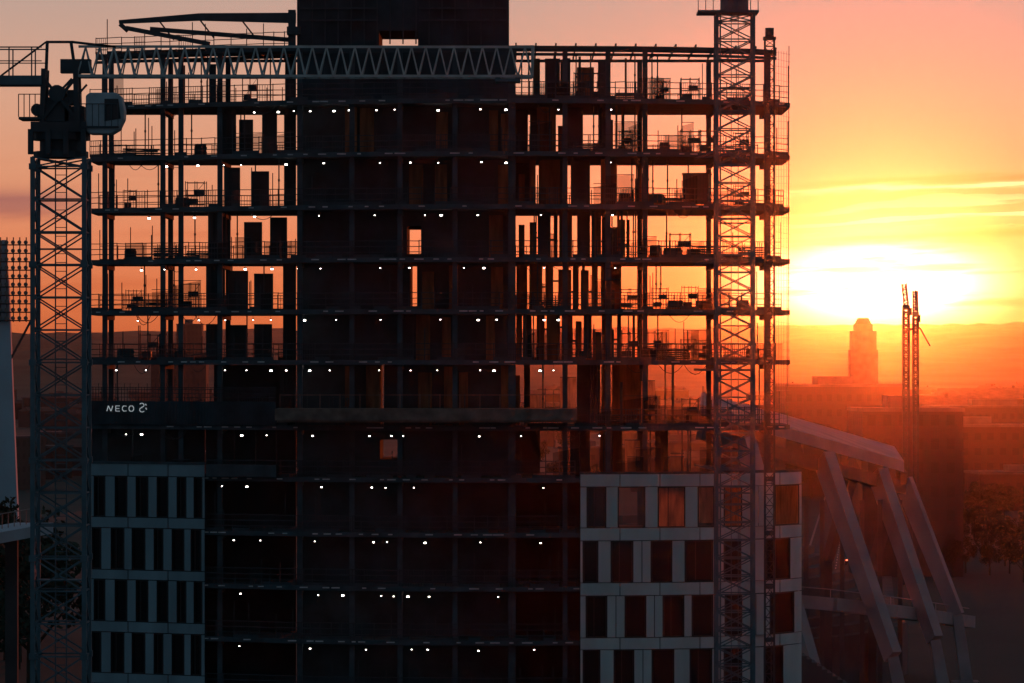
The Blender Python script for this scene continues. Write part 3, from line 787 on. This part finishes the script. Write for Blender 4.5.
# ------------------------------------------------ trees
def tree_meshes(seed,H=11):
    r=random.Random(seed); t=MB(); t.cyl((0,0,0),(.1,0,H*.5),.32,.2,8)
    tips=[]
    for k in range(9):
        a=r.uniform(0,6.28); z0=H*r.uniform(.3,.5); L=H*r.uniform(.2,.36)
        e=Vector((math.cos(a)*L,math.sin(a)*L,z0+L*r.uniform(.5,1.3))); t.cyl((0.06,0,z0),e,.12,.04,6); tips.append(e)
    tips+= [Vector((r.uniform(-1,1),r.uniform(-1,1),H*r.uniform(.6,.9))) for _ in range(6)]
    c=MB()
    for e in tips:
        for _ in range(3):
            ce=e+Vector((r.gauss(0,.8),r.gauss(0,.8),r.gauss(0,.7))); R=r.uniform(.7,1.4)
            for _ in range(60):
                d=Vector((r.gauss(0,1),r.gauss(0,1),r.gauss(0,.8))).normalized()*R*r.uniform(.5,1.05); p=ce+d
                a=Vector((r.gauss(0,1),r.gauss(0,1),r.gauss(0,1))).normalized(); b=a.orthogonal().normalized(); s=r.uniform(.15,.32)
                o=len(c.v); c.v+=[tuple(p+a*s),tuple(p+b*s*.6),tuple(p-a*s),tuple(p-b*s*.6)]; c.f.append((o,o+1,o+2,o+3)); c.m.append(0)
    return t.mesh('trunk',[M_bark]),c.mesh('crown',[M_leaf])
TM=[tree_meshes(s) for s in (1,2,3,4)]
def tree(x,y,s):
    tm,cm=random.choice(TM); e=empty('tree',(x,y,0),"dark leafy broadleaf tree standing in the town",'tree','trees around the site')
    e.scale=(s,s,s*random.uniform(.9,1.15)); e.rotation_euler=(0,0,random.uniform(0,6))
    for nm,me in(('trunk',tm),('crown',cm)):
        o=bpy.data.objects.new(nm,me); COL.objects.link(o); o.parent=e
for k in range(44):
    y=random.uniform(300,600); px=random.uniform(930,1060)
    p=P(px,360,y); tree(p.x,y,random.uniform(.4,.6))
for k in range(16):
    y=random.uniform(60,200); px=random.uniform(-60,36); p=P(px,360,y); tree(p.x,y,random.uniform(.9,1.6))
for k in range(50):
    y=random.uniform(400,1400); px=random.choice([random.uniform(515,790),random.uniform(790,1040),random.uniform(790,1040),random.uniform(90,300)]); p=P(px,360,y); tree(p.x,y,random.uniform(.7,1.0))

# ------------------------------------------------ footbridge left
K=empty('footbridge',(P(0,0,20).x,20,0),"pale concrete footbridge edge beside the site",'bridge')
mb=MB(); a=P(-60,545,15); b=P(34,528,40); mb.beam(a,b,3.0,.8); new('deck',mb.mesh('deck',[M_pyl]),K)
mb=MB()
for k in range(16):
    q=a+(b-a)*(k/15)+Vector((0,-1.4,.4)); mb.beam(q,q+Vector((0,0,1.1)),.06)
mb.beam(a+Vector((0,-1.4,1.5)),b+Vector((0,-1.4,1.5)),.07); new('railing',mb.mesh('railing',[M_galv]),K)
for t in(.2,.75):
    q=a+(b-a)*t; mb=MB(); mb.beam((q.x,q.y,0),(q.x,q.y,q.z-.4),.9); new('pier',mb.mesh('pier',[M_stand]),K)

# ------------------------------------------------ ground, hills, road
mb=MB(); N=60
gx=[-3200+6400*i/N for i in range(N+1)]; gy=[-400+8400*(j/N) for j in range(N+1)]
def hz(x,y):
    t=max(0,min(1,(y-3600)/2300)); t=t*t*(3-2*t)
    return t*(72+14*mathutils.noise.noise(Vector((x/420,y/600,0)))+6*mathutils.noise.noise(Vector((x/110,y/200,3)))+ 10*x/1000)
for j,y in enumerate(gy):
    for x in gx: mb.v.append((x,y,0))
for j in range(N):
    for i in range(N):
        o=j*(N+1)+i; mb.f.append((o,o+1,o+N+2,o+N+1)); mb.m.append(0)
g=mb.obj('ground',[M_ground]); g['kind']='structure'
mb=MB(); nx,ny=200,30
for j in range(ny+1):
    y=3605+3000*j/ny
    for i in range(nx+1):
        x=-2400+4800*i/nx; mb.v.append((x,y,.02+hz(x,y)+ (random.uniform(-1.5,2.5) if j>6 else 0)))
for j in range(ny):
    for i in range(nx):
        o=j*(nx+1)+i; mb.f.append((o,o+1,o+nx+2,o+nx+1)); mb.m.append(0)
g=mb.obj('hills',[M_hill]); g['kind']='structure'
ra=P(960,360,120); rb=P(1040,360,420)
def strip(name,off,w,z,m,th=.0,dash=None):
    A=Vector((ra.x-18,60,0)); Bv=Vector((rb.x-10,700,0)); d=(Bv-A).normalized(); n_=Vector((d.y,-d.x,0)); mb=MB(); L=(Bv-A).length
    segs=[(0,L)] if not dash else [(t,t+dash) for t in range(0,int(L),int(dash*3))]
    for s0,s1 in segs:
        a0=A+d*s0+n_*(off-w/2);a1=A+d*s1+n_*(off-w/2);b1=A+d*s1+n_*(off+w/2);b0=A+d*s0+n_*(off+w/2)
        pts=[(a0.x,a0.y),(b0.x,b0.y),(b1.x,b1.y),(a1.x,a1.y)]
        if th: mb.prism(pts,0.001,z+th)
        else:
            o=len(mb.v); mb.v+=[(x,y,z) for x,y in pts]; mb.f.append((o,o+1,o+2,o+3)); mb.m.append(0)
    o=mb.obj(name,[m]); o['kind']='structure'; return A,d,n_
A,dd,nn=strip('road',0,9,.006,M_asph); strip('lane_marking',0,.15,.011,M_paint,dash=3)
strip('kerb',4.7,.3,.0,M_kerb,th=.13); strip('kerb',-4.7,.3,.0,M_kerb,th=.13); strip('pavement',6.4,3,.10,M_stand,th=.02)
def carmesh(col):
    mb=MB(); prof=[(-2.1,.35),(2.1,.35),(2.15,.7),(1.9,.95),(1.0,1.02),(.45,1.45),(-1.1,1.47),(-1.8,1.0),(-2.15,.9)]
    n=len(prof)
    for sgn in(-1,1):
        for x,z in prof: mb.v.append((x,sgn*(.86 if z<1.1 else .68),z))
    mb.f.append(tuple(range(n)));mb.m.append(0);mb.f.append(tuple(reversed(range(n,2*n))));mb.m.append(0)
    for i in range(n):
        j=(i+1)%n; mb.f.append((i,n+i,n+j,j));mb.m.append(0)
    return mb.mesh('body',[col])
CARM=[carmesh(mat('car_paint_'+n,c,.35,.3)) for n,c in(('silver',(.4,.4,.42)),('dark',(.03,.03,.04)),('red',(.3,.03,.02)))]
wm=MB(); wm.cyl((0,-.1,0),(0,.1,0),.32,.32,14); wm.cyl((0,-.11,0),(0,.11,0),.16,.16,8); WME=wm.mesh('wheel',[M_rubber])
gm=MB()
for sy in(-.78,.78): gm.hexa([(-1.35,sy*1.0-.01,1.05),(.75,sy*1.0-.01,1.05),(.75,sy+.01,1.05),(-1.35,sy+.01,1.05),(-1.0,sy*.9-.01,1.38),(.38,sy*.9-.01,1.38),(.38,sy*.9+.01,1.38),(-1.0,sy*.9+.01,1.38)])
gm.beam((-2.0,0,1.0),(-1.25,0,1.4),1.2,.02); GME=gm.mesh('side_window',[M_glassD])
tm_=MB()
for sy in(-.65,.65): tm_.box(-2.18,-2.13,sy-.12,sy+.12,.72,.84)
TME=tm_.mesh('tail_light',[M_tail])
for k,(t,off,ci) in enumerate(((95,2.2,0),(130,2.3,1),(170,-2.2,2),(210,2.2,1),(255,-2.2,0),(300,2.2,1),(60,-2.2,1))):
    p=A+dd*t+nn*off; e=empty('car',(p.x,p.y,.012),("silver","dark","dark red")[ci]+" car driving along the street at dusk",'car','cars on the street')
    e.rotation_euler=(0,0,math.atan2(dd.y,dd.x)+(math.pi if off<0 else 0))
    for nm,me in(('body',CARM[ci]),('side_window',GME),('tail_light',TME)):
        o=bpy.data.objects.new(nm,me);COL.objects.link(o);o.parent=e
    for wx in(-1.3,1.3):
        for wy in(-.78,.78):
            o=bpy.data.objects.new('wheel',WME);COL.objects.link(o);o.parent=e;o.location=(wx,wy,.32)
sm_=MB(); sm_.cyl((0,0,0),(0,0,8),.1,.06,8); sm_.beam((0,0,8),(-1.8,0,8.3),.07); SME=sm_.mesh('pole',[M_steel])
hm=MB(); hm.box(-2.3,-1.7,-.14,.14,8.24,8.38,0); hm.box(-2.15,-1.85,-.08,.08,8.18,8.238,1); HME=hm.mesh('lamp_head',[M_steel,M_warm])
for t in (150,230,310,400,500):
    p=A+dd*t+nn*5.2; e=empty('street_lamp',(p.x,p.y,.13),"slim street lamp with a small warm light",'street lamp','street lamps along the road')
    for nm,me in(('pole',SME),('lamp_head',HME)):
        o=bpy.data.objects.new(nm,me);COL.objects.link(o);o.parent=e

# ------------------------------------------------ haze (one box that also holds the camera)
SAZ,SEL=4.68,0.98
mb=MB(); mb.box(-3000,3000,-420,7600,-5,260)
h=mb.obj('sky_haze',[]); h['kind']='structure'
m=bpy.data.materials.new('haze'); m.use_nodes=True; nt=m.node_tree; nt.nodes.clear()
o=nt.nodes.new('ShaderNodeOutputMaterial'); v=nt.nodes.new('ShaderNodeVolumeScatter')
v.inputs['Color'].default_value=(1,.85,.75,1); v.inputs['Density'].default_value=1.9e-5; v.inputs['Anisotropy'].default_value=.975
nt.links.new(v.outputs[0],o.inputs['Volume']); h.data.materials.append(m)

# ------------------------------------------------ sun
S=Vector((math.sin(math.radians(SAZ))*math.cos(math.radians(SEL)),math.cos(math.radians(SAZ))*math.cos(math.radians(SEL)),math.sin(math.radians(SEL))))
sl=bpy.data.lights.new('sun','SUN'); sl.energy=.62; sl.angle=math.radians(.5); sl.color=(1,.12,.02)
so=bpy.data.objects.new('sun',sl); COL.objects.link(so); so.rotation_euler=(-S).to_track_quat('-Z','Y').to_euler(); so.location=(0,0,200)

# ------------------------------------------------ world
w=bpy.data.worlds.new('World'); scene.world=w; w.use_nodes=True; nt=w.node_tree; nt.nodes.clear(); LK=nt.links
def mt(op,a,b=None,c=None,clamp=False):
    n=nt.nodes.new('ShaderNodeMath'); n.operation=op; n.use_clamp=clamp
    for i,vv in enumerate((a,b,c)):
        if vv is None: continue
        if isinstance(vv,(int,float)): n.inputs[i].default_value=vv
        else: LK.new(vv,n.inputs[i])
    return n.outputs[0]
def ramp(f,els):
    n=nt.nodes.new('ShaderNodeValToRGB'); cr=n.color_ramp
    while len(cr.elements)<len(els): cr.elements.new(.5)
    for e,(p,cc) in zip(cr.elements,els):
        e.position=p; e.color=tuple(cc)+(1,)
    LK.new(f,n.inputs[0]); return n.outputs[0]
def s2l(*c): return tuple((x/255)**2.2 for x in c)
def mixc(f,a,b,mode='MIX'):
    n=nt.nodes.new('ShaderNodeMix'); n.data_type='RGBA'; n.blend_type=mode; n.clamp_result=False
    for sock,vv in((n.inputs[0],f),(n.inputs[6],a),(n.inputs[7],b)):
        if isinstance(vv,(int,float)): sock.default_value=vv
        elif isinstance(vv,tuple): sock.default_value=vv+(1,) if len(vv)==3 else vv
        else: LK.new(vv,sock)
    return n.outputs[2]
tc=nt.nodes.new('ShaderNodeTexCoord'); sp=nt.nodes.new('ShaderNodeSeparateXYZ'); LK.new(tc.outputs['Generated'],sp.inputs[0])
X,Y,Z=sp.outputs
az=mt('MULTIPLY',mt('ARCTAN2',X,Y),57.29578); el=mt('MULTIPLY',mt('ARCSINE',Z),57.29578)
u=mt('SUBTRACT',az,SAZ); vv_=mt('SUBTRACT',el,SEL)
def E(py): return (360-py)*.012732/45
front=ramp(mt('DIVIDE',el,45,clamp=True),[(0,s2l(186,84,50)),(E(300),s2l(210,112,70)),(E(240),s2l(218,132,94)),(E(180),s2l(218,148,114)),(E(100),s2l(212,160,134)),(E(0),s2l(186,158,146)),(.25,s2l(84,90,108)),(.6,s2l(40,60,76)),(1,s2l(28,44,60))])
gw=mt('POWER',2.718,mt('MULTIPLY',-1,mt('POWER',mt('DIVIDE',u,3.8),2)))
lowg=mt('POWER',2.718,mt('MULTIPLY',-.6,el))
front=mixc(mt('MULTIPLY',mt('MULTIPLY',gw,lowg),.65),front,mixc(1.0,front,(1.15,.92,.58),'MULTIPLY'))
back=ramp(mt('DIVIDE',el,60,clamp=True),[(0,(.066,.09,.114)),(.2,(.054,.094,.126)),(1,(.02,.056,.08))])
fb=nt.nodes.new('ShaderNodeMapRange'); fb.interpolation_type='SMOOTHSTEP'; LK.new(Y,fb.inputs[0]); fb.inputs[1].default_value=.7; fb.inputs[2].default_value=.985
col=mixc(fb.outputs[0],back,front)
cv=nt.nodes.new('ShaderNodeCombineXYZ'); LK.new(mt('MULTIPLY',az,.30),cv.inputs[0]); LK.new(mt('ADD',mt('MULTIPLY',el,3.2),mt('MULTIPLY',az,-.12)),cv.inputs[1])
nz=nt.nodes.new('ShaderNodeTexNoise'); nz.inputs['Scale'].default_value=1.0; nz.inputs['Detail'].default_value=6; nz.inputs['Roughness'].default_value=.55; LK.new(cv.outputs[0],nz.inputs['Vector'])
def gauss(x,c_,wd): return mt('POWER',2.718,mt('MULTIPLY',-1,mt('POWER',mt('DIVIDE',mt('SUBTRACT',x,c_),wd),2)))
def sm(x,a,b):
    n=nt.nodes.new('ShaderNodeMapRange'); n.interpolation_type='SMOOTHSTEP'; LK.new(x,n.inputs[0]); n.inputs[1].default_value=a; n.inputs[2].default_value=b; return n.outputs[0]
low=mt('SUBTRACT',1,sm(el,1.6,3.0))
cf=mt('MULTIPLY',sm(nz.outputs['Fac'],.5,.66),low)
col=mixc(mt('MULTIPLY',cf,.4),col,mixc(1.0,col,(.8,.6,.55),'MULTIPLY'))
r2=mt('SQRT',mt('ADD',mt('POWER',mt('DIVIDE',u,1.6),2),mt('POWER',mt('DIVIDE',vv_,.55),2)))
halo=mt('MULTIPLY',mt('POWER',2.718,mt('MULTIPLY',r2,-1.0)),.5)
q2=mt('ADD',mt('POWER',mt('DIVIDE',u,1.15),2),mt('POWER',mt('DIVIDE',vv_,.43),2))
core=mt('POWER',2.718,mt('MULTIPLY',-1,mt('POWER',q2,1.2)))
brk=mt('SUBTRACT',1,mt('MULTIPLY',cf,.75))
def addc(a,f,cc):
    m1=nt.nodes.new('ShaderNodeVectorMath'); m1.operation='SCALE'; m1.inputs[0].default_value=cc; LK.new(f,m1.inputs['Scale'])
    m2=nt.nodes.new('ShaderNodeVectorMath'); m2.operation='ADD'; LK.new(a,m2.inputs[0]); LK.new(m1.outputs[0],m2.inputs[1]); return m2.outputs[0]
col=addc(col,mt('MULTIPLY',halo,brk),(1.0,.32,.05))
col=addc(col,mt('MULTIPLY',core,mt('MULTIPLY',brk,4.2)),(1.0,.82,.58))
wob=mt('MULTIPLY',mt('SUBTRACT',nz.outputs['Fac'],.5),.34)
line=mt('ADD',mt('SUBTRACT',el,mt('MULTIPLY',u,.05)),wob)
rs=mt('MULTIPLY',sm(az,3.0,4.6),1.0)
thin=sm(mt('FRACT',mt('ADD',mt('MULTIPLY',el,5.5),mt('ADD',mt('MULTIPLY',nz.outputs['Fac'],3.0),mt('MULTIPLY',az,-.3)))),.5,.7)
l1=mt('MULTIPLY',mt('MULTIPLY',gauss(line,2.14,.026),rs),1.0)
l2=mt('MULTIPLY',mt('MULTIPLY',gauss(line,1.80,.17),mt('MULTIPLY',rs,mt('ADD',thin,.12))),.8)
dk=mt('MULTIPLY',mt('ADD',mt('MULTIPLY',gauss(line,1.56,.07),.9),mt('MULTIPLY',gauss(line,2.24,.05),.6)),rs)
dk2=mt('MULTIPLY',mt('MULTIPLY',gauss(line,1.95,.22),mt('SUBTRACT',1,thin)),mt('MULTIPLY',rs,.65))
col=mixc(dk2,col,s2l(192,118,80))
col=addc(col,mt('ADD',l1,l2),(1.0,.62,.28))
col=mixc(dk,col,s2l(200,108,60))
pc=mt('MULTIPLY',gauss(mt('ADD',el,wob),2.0,.16),mt('SUBTRACT',1,sm(az,-6.3,-4.8)))
col=mixc(mt('MULTIPLY',pc,.75),col,s2l(130,84,92))
bg=nt.nodes.new('ShaderNodeBackground'); LK.new(col,bg.inputs[0]); bg.inputs[1].default_value=1.0
sky=nt.nodes.new('ShaderNodeTexSky'); sky.sky_type='NISHITA'; sky.sun_disc=False; sky.sun_elevation=math.radians(SEL); sky.sun_rotation=math.radians(SAZ)
b2=nt.nodes.new('ShaderNodeBackground'); LK.new(sky.outputs[0],b2.inputs[0]); b2.inputs[1].default_value=.002
ad=nt.nodes.new('ShaderNodeAddShader'); LK.new(bg.outputs[0],ad.inputs[0]); LK.new(b2.outputs[0],ad.inputs[1])
wo=nt.nodes.new('ShaderNodeOutputWorld'); LK.new(ad.outputs[0],wo.inputs[0])

# ------------------------------------------------ camera
cd=bpy.data.cameras.new('camera'); cd.sensor_width=36; cd.lens=36*F/1024; cd.shift_y=18.5/1024; cd.clip_start=1; cd.clip_end=20000
co=bpy.data.objects.new('camera',cd); COL.objects.link(co); co.location=(0,-D,HZ); co.rotation_euler=(math.pi/2,0,0); scene.camera=co
scene.view_settings.view_transform='Standard'; scene.view_settings.look='None'; scene.view_settings.exposure=0
